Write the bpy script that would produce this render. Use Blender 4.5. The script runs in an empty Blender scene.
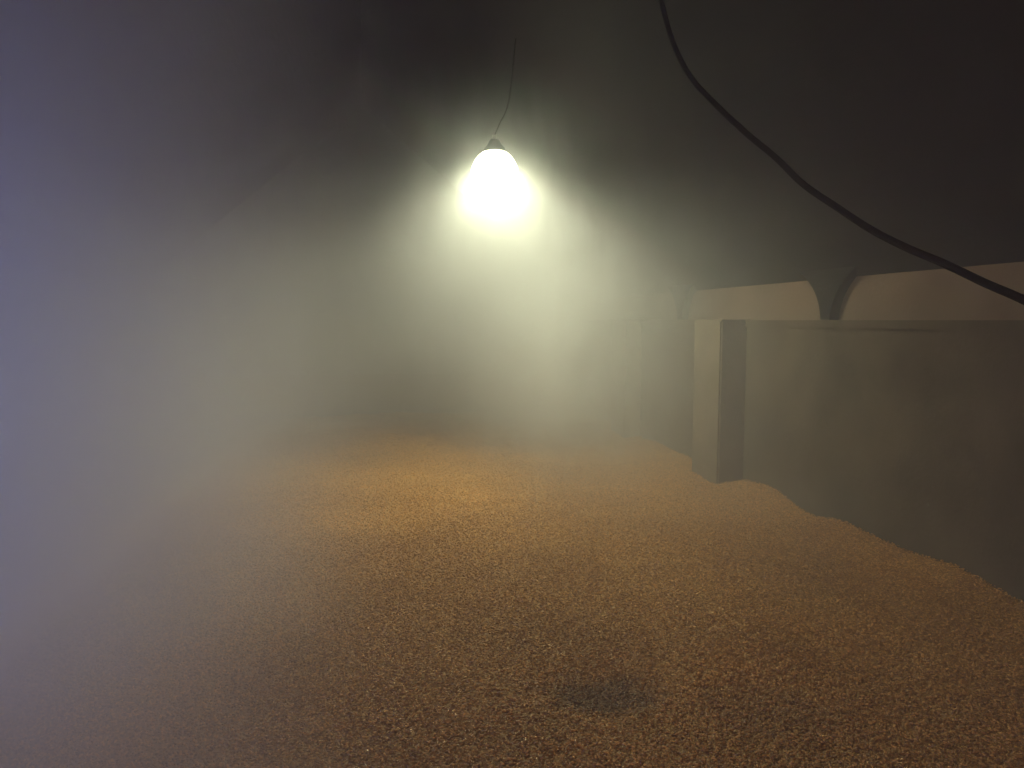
import bpy, bmesh, math, random
from mathutils import Vector, Matrix, noise

random.seed(7)
S = bpy.context.scene
COL = S.collection

# ------------------------------------------------------------------ helpers
CAMZ = 1.45          # eye height above the slab
BED = 0.25           # depth of the grain
N_ = Vector((1.0, 0.0, 0.0))          # across the room, towards the right wall
W_ = Vector((0.0, 1.0, 0.0))          # along the room
YAW = math.atan2(0.1914, 0.9815)      # the camera looks a little to the right of the room's length


def C(x, d, z=0.0):
    """a place given as metres right of and metres ahead of the camera"""
    return Vector((0.9815 * x + 0.1914 * d, -0.1914 * x + 0.9815 * d, z))

UR, UL, VE, VB = 2.67, -2.65, 9.6, -2.4


def P(u, v, z):
    return N_ * u + W_ * v + Vector((0, 0, z))


def link(name, bm, mats, parent=None, smooth=False):
    me = bpy.data.meshes.new(name)
    bmesh.ops.recalc_face_normals(bm, faces=bm.faces)
    bm.to_mesh(me)
    bm.free()
    for m in (mats if isinstance(mats, (list, tuple)) else [mats]):
        me.materials.append(m)
    if smooth:
        for p in me.polygons:
            p.use_smooth = True
    o = bpy.data.objects.new(name, me)
    COL.objects.link(o)
    if parent:
        o.parent = parent
    return o


def tag(o, label=None, cat=None, group=None, kind=None):
    if label: o['label'] = label
    if cat: o['category'] = cat
    if group: o['group'] = group
    if kind: o['kind'] = kind
    return o


def empty(name, loc, rz=0.0):
    o = bpy.data.objects.new(name, None)
    o.empty_display_size = 0.1
    COL.objects.link(o)
    o.location = loc
    o.rotation_euler = (0, 0, rz)
    return o


def box(bm, u0, u1, v0, v1, z0, z1):
    """a box in room coordinates"""
    vs = [bm.verts.new(P(u, v, z)) for z in (z0, z1) for (u, v) in ((u0, v0), (u1, v0), (u1, v1), (u0, v1))]
    for f in ((0, 1, 2, 3), (4, 5, 6, 7), (0, 1, 5, 4), (1, 2, 6, 5), (2, 3, 7, 6), (3, 0, 4, 7)):
        bm.faces.new([vs[i] for i in f])


def prism(bm, pts, a, b):
    """pts: list of callables' results at parameter a and b -> closed prism"""
    A = [bm.verts.new(p) for p in pts(a)]
    B = [bm.verts.new(p) for p in pts(b)]
    n = len(A)
    bm.faces.new(A)
    bm.faces.new(B[::-1])
    for i in range(n):
        j = (i + 1) % n
        bm.faces.new((A[i], A[j], B[j], B[i]))


def lathe(bm, prof, seg=40, close=True):
    rings = []
    for r, z in prof:
        if r < 1e-5:
            rings.append([bm.verts.new((0, 0, z))])
        else:
            rings.append([bm.verts.new((r * math.cos(2 * math.pi * k / seg), r * math.sin(2 * math.pi * k / seg), z)) for k in range(seg)])
    for a, b in zip(rings, rings[1:]):
        for k in range(seg):
            k2 = (k + 1) % seg
            if len(a) == 1 and len(b) == 1: continue
            if len(a) == 1: bm.faces.new((a[0], b[k2], b[k]))
            elif len(b) == 1: bm.faces.new((a[k], a[k2], b[0]))
            else: bm.faces.new((a[k], a[k2], b[k2], b[k]))


def catmull(pts, per=12):
    out = []
    q = [pts[0] * 2 - pts[1]] + list(pts) + [pts[-1] * 2 - pts[-2]]
    for i in range(1, len(q) - 2):
        p0, p1, p2, p3 = q[i - 1:i + 3]
        for k in range(per):
            t = k / per
            out.append(0.5 * ((2 * p1) + (p2 - p0) * t + (2 * p0 - 5 * p1 + 4 * p2 - p3) * t * t + (3 * p1 - p0 - 3 * p2 + p3) * t ** 3))
    out.append(pts[-1])
    return out


def tube(bm, pts, r, seg=12):
    prev = None
    up = Vector((0.1, 0.2, 1)).normalized()
    for i, p in enumerate(pts):
        d = (pts[min(i + 1, len(pts) - 1)] - pts[max(i - 1, 0)]).normalized()
        a = d.cross(up).normalized()
        b = d.cross(a).normalized()
        ring = [bm.verts.new(p + (a * math.cos(2 * math.pi * k / seg) + b * math.sin(2 * math.pi * k / seg)) * r) for k in range(seg)]
        if prev:
            for k in range(seg):
                bm.faces.new((prev[k], prev[(k + 1) % seg], ring[(k + 1) % seg], ring[k]))
        else:
            bm.faces.new(ring[::-1])
        prev = ring
    bm.faces.new(prev)


# ------------------------------------------------------------------ materials
class NT:
    def __init__(self, m):
        self.t = m.node_tree

    def n(self, kind, **kw):
        x = self.t.nodes.new(kind)
        for k, v in kw.items():
            if k.startswith('i_'):
                x.inputs[int(k[2:])].default_value = v
            else:
                setattr(x, k, v)
        return x

    def l(self, a, b):
        self.t.links.new(a, b)

    def math(self, op, a, b=None, c=None):
        x = self.t.nodes.new('ShaderNodeMath')
        x.operation = op
        for i, v in enumerate((a, b, c)):
            if v is None: continue
            if isinstance(v, (int, float)): x.inputs[i].default_value = v
            else: self.t.links.new(v, x.inputs[i])
        return x.outputs[0]

    def smooth(self, x, a, b, lo=0.0, hi=1.0):
        m = self.t.nodes.new('ShaderNodeMapRange')
        m.interpolation_type = 'SMOOTHSTEP'
        self.t.links.new(x, m.inputs[0])
        for i, v in enumerate((a, b, lo, hi)):
            m.inputs[i + 1].default_value = v
        return m.outputs[0]

    def noise(self, vec, scale, detail=3.0, rough=0.5, dist=0.0):
        x = self.t.nodes.new('ShaderNodeTexNoise')
        x.inputs['Scale'].default_value = scale
        x.inputs['Detail'].default_value = detail
        x.inputs['Roughness'].default_value = rough
        x.inputs['Distortion'].default_value = dist
        if vec is not None: self.t.links.new(vec, x.inputs['Vector'])
        return x.outputs[0]


def mat(name):
    m = bpy.data.materials.new(name)
    m.use_nodes = True
    m.node_tree.nodes.clear()
    return m, NT(m)


def surface(name, c1, c2, scale=4.0, rough=0.85, bump=0.3, bscale=30.0, stretch=(1, 1, 1), metallic=0.0, spec=0.12):
    m, t = mat(name)
    tc = t.n('ShaderNodeTexCoord')
    mp = t.n('ShaderNodeMapping')
    mp.inputs['Scale'].default_value = stretch
    t.l(tc.outputs['Object'], mp.inputs[0])
    nz = t.noise(mp.outputs[0], scale, 5, 0.6)
    r = t.n('ShaderNodeValToRGB')
    r.color_ramp.elements[0].position = 0.3
    r.color_ramp.elements[1].position = 0.72
    r.color_ramp.elements[0].color = (*c1, 1)
    r.color_ramp.elements[1].color = (*c2, 1)
    t.l(nz, r.inputs[0])
    b = t.n('ShaderNodeBsdfPrincipled')
    b.inputs['Roughness'].default_value = rough
    b.inputs['Metallic'].default_value = metallic
    b.inputs['Specular IOR Level'].default_value = spec
    t.l(r.outputs[0], b.inputs['Base Color'])
    bp = t.n('ShaderNodeBump')
    bp.inputs['Strength'].default_value = bump
    bp.inputs['Distance'].default_value = 0.01
    t.l(t.noise(mp.outputs[0], bscale, 4, 0.6), bp.inputs['Height'])
    t.l(bp.outputs[0], b.inputs['Normal'])
    o = t.n('ShaderNodeOutputMaterial')
    t.l(b.outputs[0], o.inputs['Surface'])
    return m


M_wall = surface('dark_render', (0.050, 0.036, 0.025), (0.100, 0.074, 0.052), 2.2)
M_pier = surface('pier_render', (0.105, 0.080, 0.056), (0.17, 0.130, 0.092), 3.0)
M_plaster = surface('limewash', (0.125, 0.080, 0.055), (0.18, 0.120, 0.082), 2.5)
M_end = surface('dark_boards', (0.008, 0.006, 0.007), (0.016, 0.013, 0.013), 2.0)
M_wood = surface('old_timber', (0.012, 0.009, 0.008), (0.026, 0.020, 0.017), 3.0, stretch=(1, 1, 0.2))
M_roof = surface('roof_boards', (0.008, 0.006, 0.007), (0.016, 0.013, 0.013), 2.0, stretch=(1, 0.2, 1))
M_board = surface('kerb_board', (0.045, 0.024, 0.011), (0.09, 0.048, 0.022), 4.0, stretch=(0.2, 1, 1))
M_slab = surface('slab', (0.1, 0.09, 0.08), (0.16, 0.14, 0.12), 3.0)
M_rubber = surface('black_rubber', (0.008, 0.006, 0.006), (0.014, 0.010, 0.010), 20.0, 0.95, 0.1, spec=0.03)
M_enamel = surface('dark_enamel', (0.03, 0.035, 0.03), (0.05, 0.055, 0.05), 8.0, 0.45, 0.05)
M_steel = surface('dull_steel', (0.35, 0.35, 0.33), (0.5, 0.5, 0.47), 12.0, 0.4, 0.05, metallic=0.8)

M_bulb, t = mat('lit_glass')
e = t.n('ShaderNodeEmission')
e.inputs['Color'].default_value = (0.95, 1.0, 0.66, 1)
tc = t.n('ShaderNodeTexCoord')
sx = t.n('ShaderNodeSeparateXYZ')
t.l(tc.outputs['Object'], sx.inputs[0])
# jar glow graded dimmer towards the top, to throw less light upward
t.l(t.smooth(sx.outputs[2], 0.14, -0.02, 18.0, 76.0), e.inputs['Strength'])
tr = t.n('ShaderNodeBsdfTransparent')
mx = t.n('ShaderNodeMixShader')
mx.inputs[0].default_value = 0.35
t.l(tr.outputs[0], mx.inputs[1]); t.l(e.outputs[0], mx.inputs[2])
o = t.n('ShaderNodeOutputMaterial')
t.l(mx.outputs[0], o.inputs['Surface'])


def grain_material(name, per_grain):
    m, t = mat(name)
    geo = t.n('ShaderNodeNewGeometry')
    big = t.noise(geo.outputs['Position'], 1.1, 3, 0.55)
    fine = t.noise(geo.outputs['Position'], 170.0, 2, 0.6)
    if per_grain:
        oi = t.n('ShaderNodeObjectInfo')
        f = t.math('ADD', t.math('MULTIPLY', oi.outputs['Random'], 0.75), t.math('MULTIPLY', fine, 0.25))
    else:
        f = fine
    r = t.n('ShaderNodeValToRGB')
    el = r.color_ramp.elements
    el[0].position, el[1].position = 0.12, 0.9
    el[0].color = (0.28, 0.125, 0.032, 1) if per_grain else (0.12, 0.05, 0.012, 1)
    el[1].color = (0.88, 0.50, 0.16, 1) if per_grain else (0.60, 0.33, 0.09, 1)
    mid = el.new(0.5)
    mid.color = (0.50, 0.255, 0.066, 1)
    t.l(f, r.inputs[0])
    # shade of the hollows put into the grain colour, each with its own outline
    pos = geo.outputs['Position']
    hollow_shade = None
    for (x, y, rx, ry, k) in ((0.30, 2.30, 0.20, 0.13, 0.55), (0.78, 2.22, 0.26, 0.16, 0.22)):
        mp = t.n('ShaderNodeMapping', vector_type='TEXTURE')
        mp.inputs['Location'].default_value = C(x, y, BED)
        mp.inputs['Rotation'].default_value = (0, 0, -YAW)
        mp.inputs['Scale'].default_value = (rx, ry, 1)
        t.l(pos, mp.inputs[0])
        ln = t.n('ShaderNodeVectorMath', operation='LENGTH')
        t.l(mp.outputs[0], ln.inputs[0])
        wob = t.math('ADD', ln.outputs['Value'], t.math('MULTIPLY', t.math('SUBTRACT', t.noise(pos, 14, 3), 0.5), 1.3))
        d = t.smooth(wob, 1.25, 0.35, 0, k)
        hollow_shade = d if hollow_shade is None else t.math('MAXIMUM', hollow_shade, d)
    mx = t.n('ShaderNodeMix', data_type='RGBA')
    t.l(hollow_shade, mx.inputs[0])
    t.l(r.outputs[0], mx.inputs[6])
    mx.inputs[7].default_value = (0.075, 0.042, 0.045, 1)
    tone = t.n('ShaderNodeMix', data_type='RGBA', blend_type='MULTIPLY')
    tone.inputs[0].default_value = 1.0
    tr = t.n('ShaderNodeValToRGB')
    tr.color_ramp.elements[0].position, tr.color_ramp.elements[1].position = 0.3, 0.7
    tr.color_ramp.elements[0].color = (0.72, 0.66, 0.60, 1)
    tr.color_ramp.elements[1].color = (1, 1, 1, 1)
    t.l(big, tr.inputs[0])
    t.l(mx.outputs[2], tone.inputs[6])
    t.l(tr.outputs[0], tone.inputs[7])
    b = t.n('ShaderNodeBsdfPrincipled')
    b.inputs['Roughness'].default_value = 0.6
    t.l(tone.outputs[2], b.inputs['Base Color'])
    if not per_grain:
        v = t.n('ShaderNodeTexVoronoi')
        v.inputs['Scale'].default_value = 130.0
        t.l(pos, v.inputs['Vector'])
        bp = t.n('ShaderNodeBump')
        bp.inputs['Strength'].default_value = 0.9
        bp.inputs['Distance'].default_value = 0.006
        bp.invert = True
        t.l(v.outputs['Distance'], bp.inputs['Height'])
        t.l(bp.outputs[0], b.inputs['Normal'])
    o = t.n('ShaderNodeOutputMaterial')
    t.l(b.outputs[0], o.inputs['Surface'])
    return m


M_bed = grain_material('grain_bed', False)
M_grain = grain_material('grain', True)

# ------------------------------------------------------------------ room shell
EAVE = CAMZ + 0.255
LEDGE = CAMZ - 0.003
SET = 0.16            # the plastered strip stands back behind the ledge
SLOPE = math.radians(40)
URX = UR + SET

bm = bmesh.new(); box(bm, UL - 0.3, UR + 0.4, VB - 0.3, VE + 0.3, -0.2, 0.0)
tag(link('floor', bm, M_slab), kind='structure')

bm = bmesh.new(); box(bm, UR, UR + 0.4, VB, VE, 0.0, LEDGE)
# a slightly proud coping along the top of the low wall
box(bm, UR - 0.012, UR + 0.4, VB, VE - 0.001, LEDGE - 0.045, LEDGE + 0.002)
tag(link('wall_right', bm, M_wall), kind='structure')

bm = bmesh.new(); box(bm, URX, URX + 0.24, VB, VE, LEDGE, EAVE + 0.12)
tag(link('wall_right_upper', bm, M_plaster), kind='structure')

# the pier on the right wall
bm = bmesh.new(); box(bm, UR - 0.20, UR + 0.05, 4.92, 5.36, 0.0, LEDGE + 0.006)
bmesh.ops.bevel(bm, geom=[e for e in bm.edges], offset=0.012, segments=2, affect='EDGES')
tag(link('pillar', bm, M_pier), kind='structure')
bm = bmesh.new(); box(bm, UR - 0.16, UR + 0.05, 7.0, 7.45, 0.0, LEDGE + 0.006)
bmesh.ops.bevel(bm, geom=[e for e in bm.edges], offset=0.012, segments=2, affect='EDGES')
tag(link('pillar', bm, M_pier), kind='structure')

# left wall with a window opening
WV0, WV1, WZ0, WZ1 = 0.9, 3.3, 0.75, 1.95
bm = bmesh.new()
box(bm, UL - 0.25, UL, VB, WV0, 0, 2.4)
box(bm, UL - 0.25, UL, WV1, VE, 0, 2.4)
box(bm, UL - 0.25, UL, WV0, WV1, 0, WZ0)
box(bm, UL - 0.25, UL, WV0, WV1, WZ1, 2.4)
tag(link('wall_left', bm, M_end), kind='structure')
win = empty('window_1', P(UL - 0.12, (WV0 + WV1) / 2, WZ0), 0)
tag(win, kind='structure')
bm = bmesh.new()
for (a, b, c, d) in ((WV0, WV0 + .06, WZ0, WZ1), (WV1 - .06, WV1, WZ0, WZ1), (WV0, WV1, WZ0, WZ0 + .06), (WV0, WV1, WZ1 - .06, WZ1), ((WV0 + WV1) / 2 - .03, (WV0 + WV1) / 2 + .03, WZ0, WZ1)):
    box(bm, UL - 0.15, UL - 0.09, a, b, c, d)
f = link('window_frame', bm, M_wood)
f.parent = win
f.matrix_parent_inverse = Matrix.Translation(-win.location)
f['kind'] = 'structure'

# gable roof, ridge along the room
RZ = EAVE + URX * math.tan(SLOPE)
LZ = RZ - (-UL) * math.tan(SLOPE)
def gable(v):
    return [P(UL - 0.25, v, 0), P(UR + 0.4, v, 0), P(UR + 0.4, v, EAVE - 0.25), P(0, v, RZ + 0.1), P(UL - 0.25, v, LZ)]
bm = bmesh.new(); prism(bm, gable, VE, VE + 0.25)
tag(link('wall_back', bm, M_end), kind='structure')
bm = bmesh.new()
DU0, DU1, DZ = -0.5, 0.6, 2.25  # unseen door gap, added to let the rear fill light in
box(bm, UL - 0.25, DU0, VB - 0.25, VB, 0, DZ)
box(bm, DU1, UR + 0.4, VB - 0.25, VB, 0, DZ)
def above(v):
    k = math.tan(SLOPE)
    return [P(UL - 0.25, v, DZ), P(UR - 0.5, v, DZ), P(0, v, RZ + 0.1)]
prism(bm, above, VB - 0.25, VB)
tag(link('wall_front', bm, M_end), kind='structure')
def roof(v):
    k = math.tan(SLOPE)
    e1, e2 = UR + 0.45, UL - 0.3
    return [P(e1, v, RZ - e1 * k), P(0, v, RZ), P(e2, v, RZ + e2 * k), P(e2, v, RZ + e2 * k + 0.15), P(0, v, RZ + 0.15), P(e1, v, RZ - e1 * k + 0.15)]
bm = bmesh.new(); prism(bm, roof, VB - 0.25, VE + 0.25)
tag(link('ceiling', bm, M_roof), kind='structure')

# low timber board along the foot of the far wall
bm = bmesh.new(); box(bm, UL, UR, VE - 0.09, VE - 0.02, 0.0, BED + 0.52)
bmesh.ops.bevel(bm, geom=[e for e in bm.edges], offset=0.008, segments=1, affect='EDGES')
tag(link('baseboard_back', bm, M_board), kind='structure')

# ------------------------------------------------------------------ timber brackets between ledge and roof
def bracket(v, label):
    loc = P(UR + 0.1, v, LEDGE)
    bm = bmesh.new()
    outline = []
    zt = EAVE + 0.055
    n = 14
    for i in range(n + 1):
        q = i / n
        outline.append((0.045 + 0.05 * q + 0.20 * q ** 2.6, LEDGE + 0.003 + (zt - LEDGE) * q))
    def sect(u):
        return [P(u, v + w, z) for (w, z) in outline] + [P(u, v - w, z) for (w, z) in reversed(outline)]
    prism(bm, sect, UR + 0.095, URX - 0.002)
    bmesh.ops.translate(bm, verts=bm.verts, vec=-loc)
    o = link('roof_bracket', bm, M_roof)
    o.location = loc
    return tag(o, label, 'bracket', 'timber brackets on the right wall')


def v_at(xpix, u=UR + .05):
    s = (xpix - 512) / 745.0
    d = u / (s * 0.9815 + 0.1914)
    return C(s * d, d).y

bracket(v_at(817), 'dark flared timber bracket on the wall ledge, the nearer one just below the cable')
bracket(v_at(674), 'dark flared timber bracket on the wall ledge, farther one half lost in steam')

# ------------------------------------------------------------------ grain bed
def bed_z(x, y):
    p = Vector((x, y, 0))
    u, v = p.dot(N_), p.dot(W_)
    z = BED + 0.035 * noise.noise(Vector((x * 1.1, y * 1.1, 3.1))) + 0.014 * noise.noise(Vector((x * 3.3, y * 3.3, 8.0))) + 0.006 * noise.noise(Vector((x * 8, y * 8, 1.0)))
    z += 0.07 * math.exp(-((UR - u) / 0.28) ** 2) * (0.45 + noise.noise(Vector((1.7, v * 1.9, 4.0))))
    for (hx, hy, r, dpt) in ((0.30, 2.30, 0.17, 0.03), (0.78, 2.22, 0.22, 0.03), (-0.35, 3.1, 0.2, 0.02), (0.5, 3.3, 0.25, 0.02), (0.1, 4.2, 0.3, 0.02)):
        q = C(hx, hy)
        z -= dpt * math.exp(-((x - q.x) ** 2 + (y - q.y) ** 2) / (r * r))
    return z

bm = bmesh.new()
NU, NV = 150, 320
u0, u1, v0, v1 = UL + 0.001, UR - 0.001, VB + 0.001, VE - 0.095
grid = []
for j in range(NV + 1):
    row = []
    for i in range(NU + 1):
        p = P(u0 + (u1 - u0) * i / NU, v0 + (v1 - v0) * j / NV, 0)
        row.append(bm.verts.new((p.x, p.y, bed_z(p.x, p.y))))
    grid.append(row)
for j in range(NV):
    for i in range(NU):
        bm.faces.new((grid[j][i], grid[j][i + 1], grid[j + 1][i + 1], grid[j + 1][i]))
# skirt and underside so the bed is a solid layer
def low(v): return bm.verts.new((v.co.x, v.co.y, 0.002))
edge = [grid[0][i] for i in range(NU + 1)] + [grid[j][NU] for j in range(1, NV + 1)] + [grid[NV][i] for i in range(NU - 1, -1, -1)] + [grid[j][0] for j in range(NV - 1, 0, -1)]
lows = [low(v) for v in edge]
for k in range(len(edge)):
    k2 = (k + 1) % len(edge)
    bm.faces.new((edge[k], lows[k], lows[k2], edge[k2]))
bm.faces.new(lows)
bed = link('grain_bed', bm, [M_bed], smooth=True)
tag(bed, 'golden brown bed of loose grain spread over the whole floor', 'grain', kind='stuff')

# one kernel: pointed ellipsoid with a crease
bm = bmesh.new()
rings, seg = 7, 8
prev = None
for i in range(rings + 1):
    s = i / rings
    x = (s - 0.5) * 0.0125
    r = 0.0030 * math.sin(math.pi * min(1, max(0, s))) ** 0.75
    if i in (0, rings):
        ring = [bm.verts.new((x, 0, 0))]
    else:
        ring = []
        for k in range(seg):
            a = 2 * math.pi * k / seg
            rr = r * (0.72 if k == 2 else 1.0)
            ring.append(bm.verts.new((x, rr * math.cos(a), rr * 0.85 * math.sin(a))))
    if prev:
        for k in range(seg):
            k2 = (k + 1) % seg
            if len(prev) == 1: bm.faces.new((prev[0], ring[k], ring[k2]))
            elif len(ring) == 1: bm.faces.new((prev[k], prev[k2], ring[0]))
            else: bm.faces.new((prev[k], prev[k2], ring[k2], ring[k]))
    prev = ring
bmesh.ops.recalc_face_normals(bm, faces=bm.faces)
me = bpy.data.meshes.new('kernel')
bm.to_mesh(me); bm.free()
me.materials.append(M_grain)
for p in me.polygons: p.use_smooth = True
kernel = bpy.data.objects.new('kernel', me)      # not linked to the scene: used only by the node tree

g = bpy.data.node_groups.new('loose_grain', 'GeometryNodeTree')
g.interface.new_socket('Geometry', in_out='INPUT', socket_type='NodeSocketGeometry')
g.interface.new_socket('Geometry', in_out='OUTPUT', socket_type='NodeSocketGeometry')
gi, go = g.nodes.new('NodeGroupInput'), g.nodes.new('NodeGroupOutput')
pos = g.nodes.new('GeometryNodeInputPosition')
sep = g.nodes.new('ShaderNodeSeparateXYZ'); g.links.new(pos.outputs[0], sep.inputs[0])
def gm(op, a, b):
    x = g.nodes.new('ShaderNodeMath'); x.operation = op
    for i, v in enumerate((a, b)):
        if isinstance(v, (int, float)): x.inputs[i].default_value = v
        else: g.links.new(v, x.inputs[i])
    return x.outputs[0]
mr = g.nodes.new('ShaderNodeMapRange')
g.links.new(sep.outputs[1], mr.inputs[0])
for i, v in enumerate((3.0, 6.0, 25000.0, 5000.0)): mr.inputs[i + 1].default_value = v
dens = gm('MULTIPLY', mr.outputs[0], gm('MULTIPLY', gm('GREATER_THAN', sep.outputs[1], 1.2), gm('GREATER_THAN', sep.outputs[2], 0.12)))
dens = gm('MULTIPLY', dens, gm('GREATER_THAN', sep.outputs[0], -1.2))
cn = g.nodes.new('ShaderNodeTexNoise')      # the kernels lie in small clumps
cn.inputs['Scale'].default_value = 48.0; cn.inputs['Detail'].default_value = 2.0
g.links.new(pos.outputs[0], cn.inputs['Vector'])
cl = g.nodes.new('ShaderNodeMapRange')
g.links.new(cn.outputs[0], cl.inputs[0])
for i, v in enumerate((0.36, 0.64, 0.3, 1.6)): cl.inputs[i + 1].default_value = v
dp = g.nodes.new('GeometryNodeDistributePointsOnFaces')
g.links.new(gi.outputs[0], dp.inputs['Mesh'])
g.links.new(dens, dp.inputs['Density'])
io = g.nodes.new('GeometryNodeInstanceOnPoints')
oi = g.nodes.new('GeometryNodeObjectInfo'); oi.inputs['Object'].default_value = kernel
rv = g.nodes.new('FunctionNodeRandomValue'); rv.data_type = 'FLOAT_VECTOR'
rv.inputs[0].default_value = (-0.45, -0.5, 0.0); rv.inputs[1].default_value = (0.45, 0.5, 6.283)
rs = g.nodes.new('FunctionNodeRandomValue'); rs.data_type = 'FLOAT'
rs.inputs[2].default_value = 0.7; rs.inputs[3].default_value = 1.1; rs.inputs['Seed'].default_value = 5
ro = g.nodes.new('FunctionNodeRandomValue'); ro.data_type = 'FLOAT_VECTOR'; ro.inputs['Seed'].default_value = 9
ro.inputs[0].default_value = (0, 0, -0.001); ro.inputs[1].default_value = (0, 0, 0.013)
sp = g.nodes.new('GeometryNodeSetPosition')
keep = g.nodes.new('FunctionNodeRandomValue'); keep.data_type = 'FLOAT'; keep.inputs['Seed'].default_value = 21
keep.inputs[2].default_value = 0.0; keep.inputs[3].default_value = 1.7
g.links.new(dp.outputs['Points'], sp.inputs['Geometry'])
g.links.new(gm('GREATER_THAN', cl.outputs[0], keep.outputs[1]), sp.inputs['Selection']); g.links.new(ro.outputs[0], sp.inputs['Offset'])
g.links.new(gm('GREATER_THAN', gm('ADD', cl.outputs[0], 0.45), keep.outputs[1]), io.inputs['Selection'])
g.links.new(sp.outputs[0], io.inputs['Points'])
g.links.new(oi.outputs['Geometry'], io.inputs['Instance'])
g.links.new(rv.outputs[0], io.inputs['Rotation'])
g.links.new(rs.outputs[1], io.inputs['Scale'])
jn = g.nodes.new('GeometryNodeJoinGeometry')
g.links.new(io.outputs[0], jn.inputs[0]); g.links.new(gi.outputs[0], jn.inputs[0])
g.links.new(jn.outputs[0], go.inputs[0])
md = bed.modifiers.new('loose_grain', 'NODES'); md.node_group = g

# ------------------------------------------------------------------ the lamp
LP = C(-0.114, 5.0, CAMZ + 0.905)         # middle of the glowing glass
lamp = empty('pendant_lamp', LP)
tag(lamp, 'glowing oval glass pendant lamp under a dark hood, hanging in the steam', 'lamp')
bm = bmesh.new()
prof = [(0.0, -0.165)] + [(0.160 * math.cos(a) ** 0.9, 0.02 + 0.19 * math.sin(a)) for a in [math.radians(-90 + 10 * k) for k in range(1, 17)]]
lathe(bm, prof, 32)
link('glass', bm, M_bulb, lamp, smooth=True)
bm = bmesh.new()
lathe(bm, [(0.0, 0.275), (0.03, 0.272), (0.040, 0.255), (0.050, 0.235), (0.070, 0.215), (0.074, 0.192), (0.070, 0.190), (0.060, 0.207), (0.04, 0.214), (0.0, 0.215)], 36)
link('hood', bm, M_enamel, lamp, smooth=True)
bm = bmesh.new()
lathe(bm, [(0.0, 0.305), (0.014, 0.302), (0.017, 0.285), (0.017, 0.268)], 20)
link('gland', bm, M_steel, lamp, smooth=True)
sd = bpy.data.lights.new('lamp_beam', 'SPOT')
sd.energy = 318.0
sd.color = (0.97, 1.0, 0.66)
sd.spot_size = math.radians(168)
sd.spot_blend = 0.6
sd.shadow_soft_size = 0.09
so = bpy.data.objects.new('lamp_beam', sd)
COL.objects.link(so)
so.location = LP + Vector((0, 0, 0.10))
so['kind'] = 'helper'
# cord to the roof, leaning a little to the right
ch = LP + Vector((0.13, -0.05, 0)); uu = ch.dot(N_)
roofz = RZ - abs(uu) * math.tan(SLOPE)
bm = bmesh.new()
tube(bm, catmull([Vector((0, 0, 0.30)), Vector((0.03, -0.01, 0.37)), Vector((0.09, -0.03, 0.52)), Vector((0.13, -0.05, roofz - LP.z - 0.005))], 10), 0.0035, 10)
link('cord', bm, M_rubber, lamp, smooth=True)

# ------------------------------------------------------------------ slack cable
PITCH = math.atan2(64, 745)
def unproj(x, y, d):
    """point at forward distance d seen at pixel x, y"""
    cx, cy = (x - 512) / 745.0, (384 - y) / 745.0
    f = C(0, math.cos(PITCH), -math.sin(PITCH))
    up = C(0, math.sin(PITCH), math.cos(PITCH))
    r = f + C(1, 0) * cx + up * cy
    return Vector((0, 0, CAMZ)) + r * d
cab = [(656, -28, 3.05), (663, 8, 2.938), (674, 45, 2.827), (690, 76, 2.715), (712, 101, 2.604), (745, 132, 2.492), (775, 157, 2.381), (803, 184, 2.269), (835, 206, 2.158), (870, 229, 2.046), (905, 247, 1.935), (945, 264, 1.823), (985, 283, 1.712), (1024, 300, 1.6), (1066, 322, 1.53), (1112, 343, 1.45)]
pts = [unproj(*c) for c in cab]
top = pts[0] + C(-0.02, 0.02); top.z = RZ - abs(top.dot(N_)) * math.tan(SLOPE) - 0.008
end = P(UR - 0.011, C(2.6, 0.55).y, 1.41)
pts = [top] + pts + [C(1.47, 1.17, 1.375), C(1.90, 0.88, 1.37), C(2.28, 0.69, 1.385), end]
bm = bmesh.new()
tube(bm, catmull(pts, 10), 0.0098, 12)
cable = link('cable', bm, M_rubber, smooth=True)
tag(cable, 'slack black cable strung from the roof across the upper right', 'cable')

# ------------------------------------------------------------------ steam
M_haze, t = mat('steam')
tc = t.n('ShaderNodeTexCoord')
obj = tc.outputs['Object']
def dot(vec, off=0.0):
    x = t.n('ShaderNodeVectorMath', operation='DOT_PRODUCT')
    t.l(obj, x.inputs[0]); x.inputs[1].default_value = vec
    return t.math('ADD', x.outputs['Value'], off) if off else x.outputs['Value']
U, V, Z = dot(N_), dot(W_), dot((0, 0, 1))
def gauss(c, r, rot=(0, 0, 0)):
    """soft puff round a place in the room"""
    mp = t.n('ShaderNodeMapping', vector_type='TEXTURE')
    mp.inputs['Location'].default_value = c
    mp.inputs['Rotation'].default_value = rot
    mp.inputs['Scale'].default_value = r
    t.l(obj, mp.inputs[0])
    d = t.n('ShaderNodeVectorMath', operation='DOT_PRODUCT')
    t.l(mp.outputs[0], d.inputs[0]); t.l(mp.outputs[0], d.inputs[1])
    return t.math('POWER', 2.718, t.math('MULTIPLY', d.outputs['Value'], -1.0))
billow = t.noise(obj, 0.8, 3, 0.55, 0.6)
mp = t.n('ShaderNodeMapping'); mp.inputs['Rotation'].default_value = (0.2, 0.75, 0.1); mp.inputs['Scale'].default_value = (2.6, 1.4, 0.8)
t.l(obj, mp.inputs[0])
wisp = t.noise(mp.outputs[0], 1.3, 4, 0.6, 1.0)
base = t.math('MULTIPLY', t.smooth(billow, 0.3, 0.75, 0.6, 1.5), 0.07)
base = t.math('MULTIPLY', base, t.smooth(U, -0.3, 2.0, 0.42, 1.25))
base = t.math('MULTIPLY', base, t.smooth(V, 2.2, 5.2, 0.65, 2.2))
base = t.math('MULTIPLY', base, t.smooth(Z, 1.8, 2.7, 1.0, 0.06))
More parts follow.
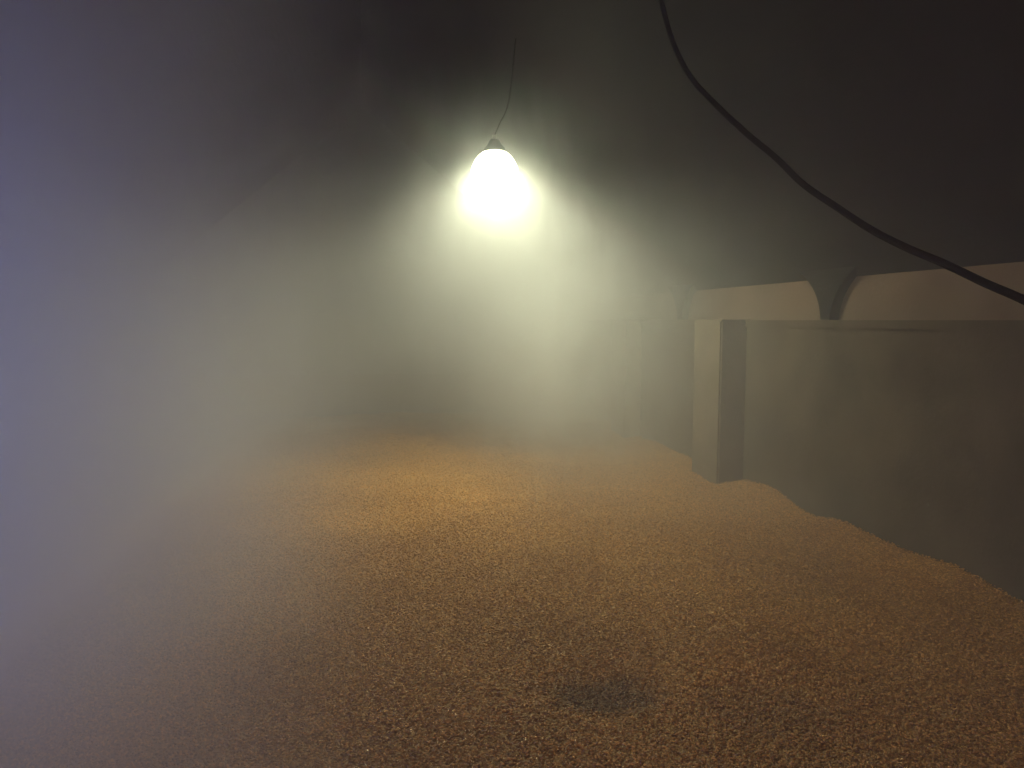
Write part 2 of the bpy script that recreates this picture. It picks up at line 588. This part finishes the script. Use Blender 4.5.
edge = t.math('ADD', U, t.math('MULTIPLY', t.math('SUBTRACT', billow, 0.5), 0.9))
near = t.math('MULTIPLY', t.smooth(edge, 0.2, -1.5, 0, 1.1), t.smooth(V, 2.4, 4.6, 1.0, 0.22))
near = t.math('MULTIPLY', near, t.smooth(Z, 1.3, 2.5, 1.0, 0.22))
low_left = t.math('MULTIPLY', t.smooth(edge, -0.5, -1.6, 0, 0.5), t.smooth(Z, 0.6, 1.6, 1.0, 0.0))
bank = t.math('ADD', near, low_left)
plume = t.math('MULTIPLY', gauss(C(0.34, 5.2, 1.15), (0.45, 0.7, 0.75)), 0.5)
streak = t.math('MULTIPLY', gauss(C(-0.72, 5.4, 1.55), (0.28, 0.6, 0.75), (0, math.radians(39), 0)), 0.06)
halo = t.math('MULTIPLY', gauss(C(-0.1, 4.95, 2.50), (0.5, 0.5, 0.38)), 0.33)
rightness = t.smooth(U, 0.3, 1.6)
floor_fade = t.math('MAXIMUM', t.smooth(Z, 0.45, 1.15, 0.12, 1.0), rightness)
back = t.math('MULTIPLY', t.smooth(V, 5.4, 6.7, 0.0, 0.6), t.math('ADD', t.math('MULTIPLY', rightness, 0.75), 0.25))
back = t.math('MULTIPLY', back, t.math('MULTIPLY', floor_fade, t.smooth(Z, 2.0, 3.1, 1.0, 0.25)))
puffs = t.math('ADD', t.math('ADD', plume, streak), t.math('ADD', back, halo))
puffs = t.math('MULTIPLY', puffs, t.smooth(wisp, 0.35, 0.7, 0.4, 1.5))
far = t.smooth(V, 6.8, 8.8, 0.0, 0.5)
dens = t.math('ADD', t.math('ADD', base, bank), t.math('ADD', puffs, far))
inside = t.math('MULTIPLY', t.math('GREATER_THAN', U, UL), t.math('GREATER_THAN', V, VB + 0.05))
dens = t.math('MULTIPLY', dens, inside)
sc = t.n('ShaderNodeVolumeScatter')
sc.inputs['Color'].default_value = (0.93, 0.93, 0.95, 1)
sc.inputs['Anisotropy'].default_value = 0.25
t.l(dens, sc.inputs['Density'])
o = t.n('ShaderNodeOutputMaterial')
t.l(sc.outputs[0], o.inputs['Volume'])
bm = bmesh.new(); box(bm, UL - 0.28, UR + 0.42, VB - 0.28, VE + 0.28, -0.22, RZ + 0.3)
haze = link('steam', bm, M_haze)
tag(haze, 'drifting steam filling the room, thickest along the left side', 'steam', kind='stuff')

# ------------------------------------------------------------------ daylight through the left window
ld = bpy.data.lights.new('daylight', 'AREA')
ld.shape = 'RECTANGLE'; ld.size = WV1 - WV0; ld.size_y = WZ1 - WZ0
ld.energy = 132.0
ld.color = (0.20, 0.31, 1.0)
lo = bpy.data.objects.new('daylight', ld)
COL.objects.link(lo)
lo.location = P(UL - 0.2, (WV0 + WV1) / 2, (WZ0 + WZ1) / 2)
lo.rotation_euler = (N_.to_track_quat('-Z', 'Z')).to_euler()
lo['kind'] = 'helper'

# fill light added behind the camera to brighten the near grain
dd = bpy.data.lights.new('rear_fill', 'AREA')
dd.shape = 'RECTANGLE'; dd.size = DU1 - DU0; dd.size_y = DZ - 0.3
dd.energy = 56.0
dd.color = (1.0, 0.76, 0.80)
do = bpy.data.objects.new('rear_fill', dd)
COL.objects.link(do)
do.location = P((DU0 + DU1) / 2, VB - 0.2, (DZ + 0.3) / 2)
do.rotation_euler = W_.to_track_quat('-Z', 'Z').to_euler()
do['kind'] = 'helper'

w = bpy.data.worlds.new('World'); S.world = w
w.use_nodes = True
w.node_tree.nodes['Background'].inputs[0].default_value = (0.05, 0.06, 0.10, 1)
w.node_tree.nodes['Background'].inputs[1].default_value = 0.3

# ------------------------------------------------------------------ camera
cd = bpy.data.cameras.new('Camera')
cd.sensor_width = 36.0
cd.lens = 36.0 * 745 / 1024
cd.clip_start = 0.02
co = bpy.data.objects.new('Camera', cd)
COL.objects.link(co)
co.location = (0, 0, CAMZ)
co.rotation_euler = (math.pi / 2 - PITCH, 0, -YAW)
S.camera = co

S.view_settings.view_transform = 'Standard'
S.view_settings.look = 'None'
S.view_settings.exposure = 0.0
S.view_settings.gamma = 1.0
S.view_settings.use_curve_mapping = False
cy = S.cycles
cy.use_denoising = True
cy.max_bounces = 8
cy.diffuse_bounces = 3
cy.volume_bounces = 3
cy.sample_clamp_indirect = 1.5
cy.volume_step_rate = 0.8
cy.volume_max_steps = 256
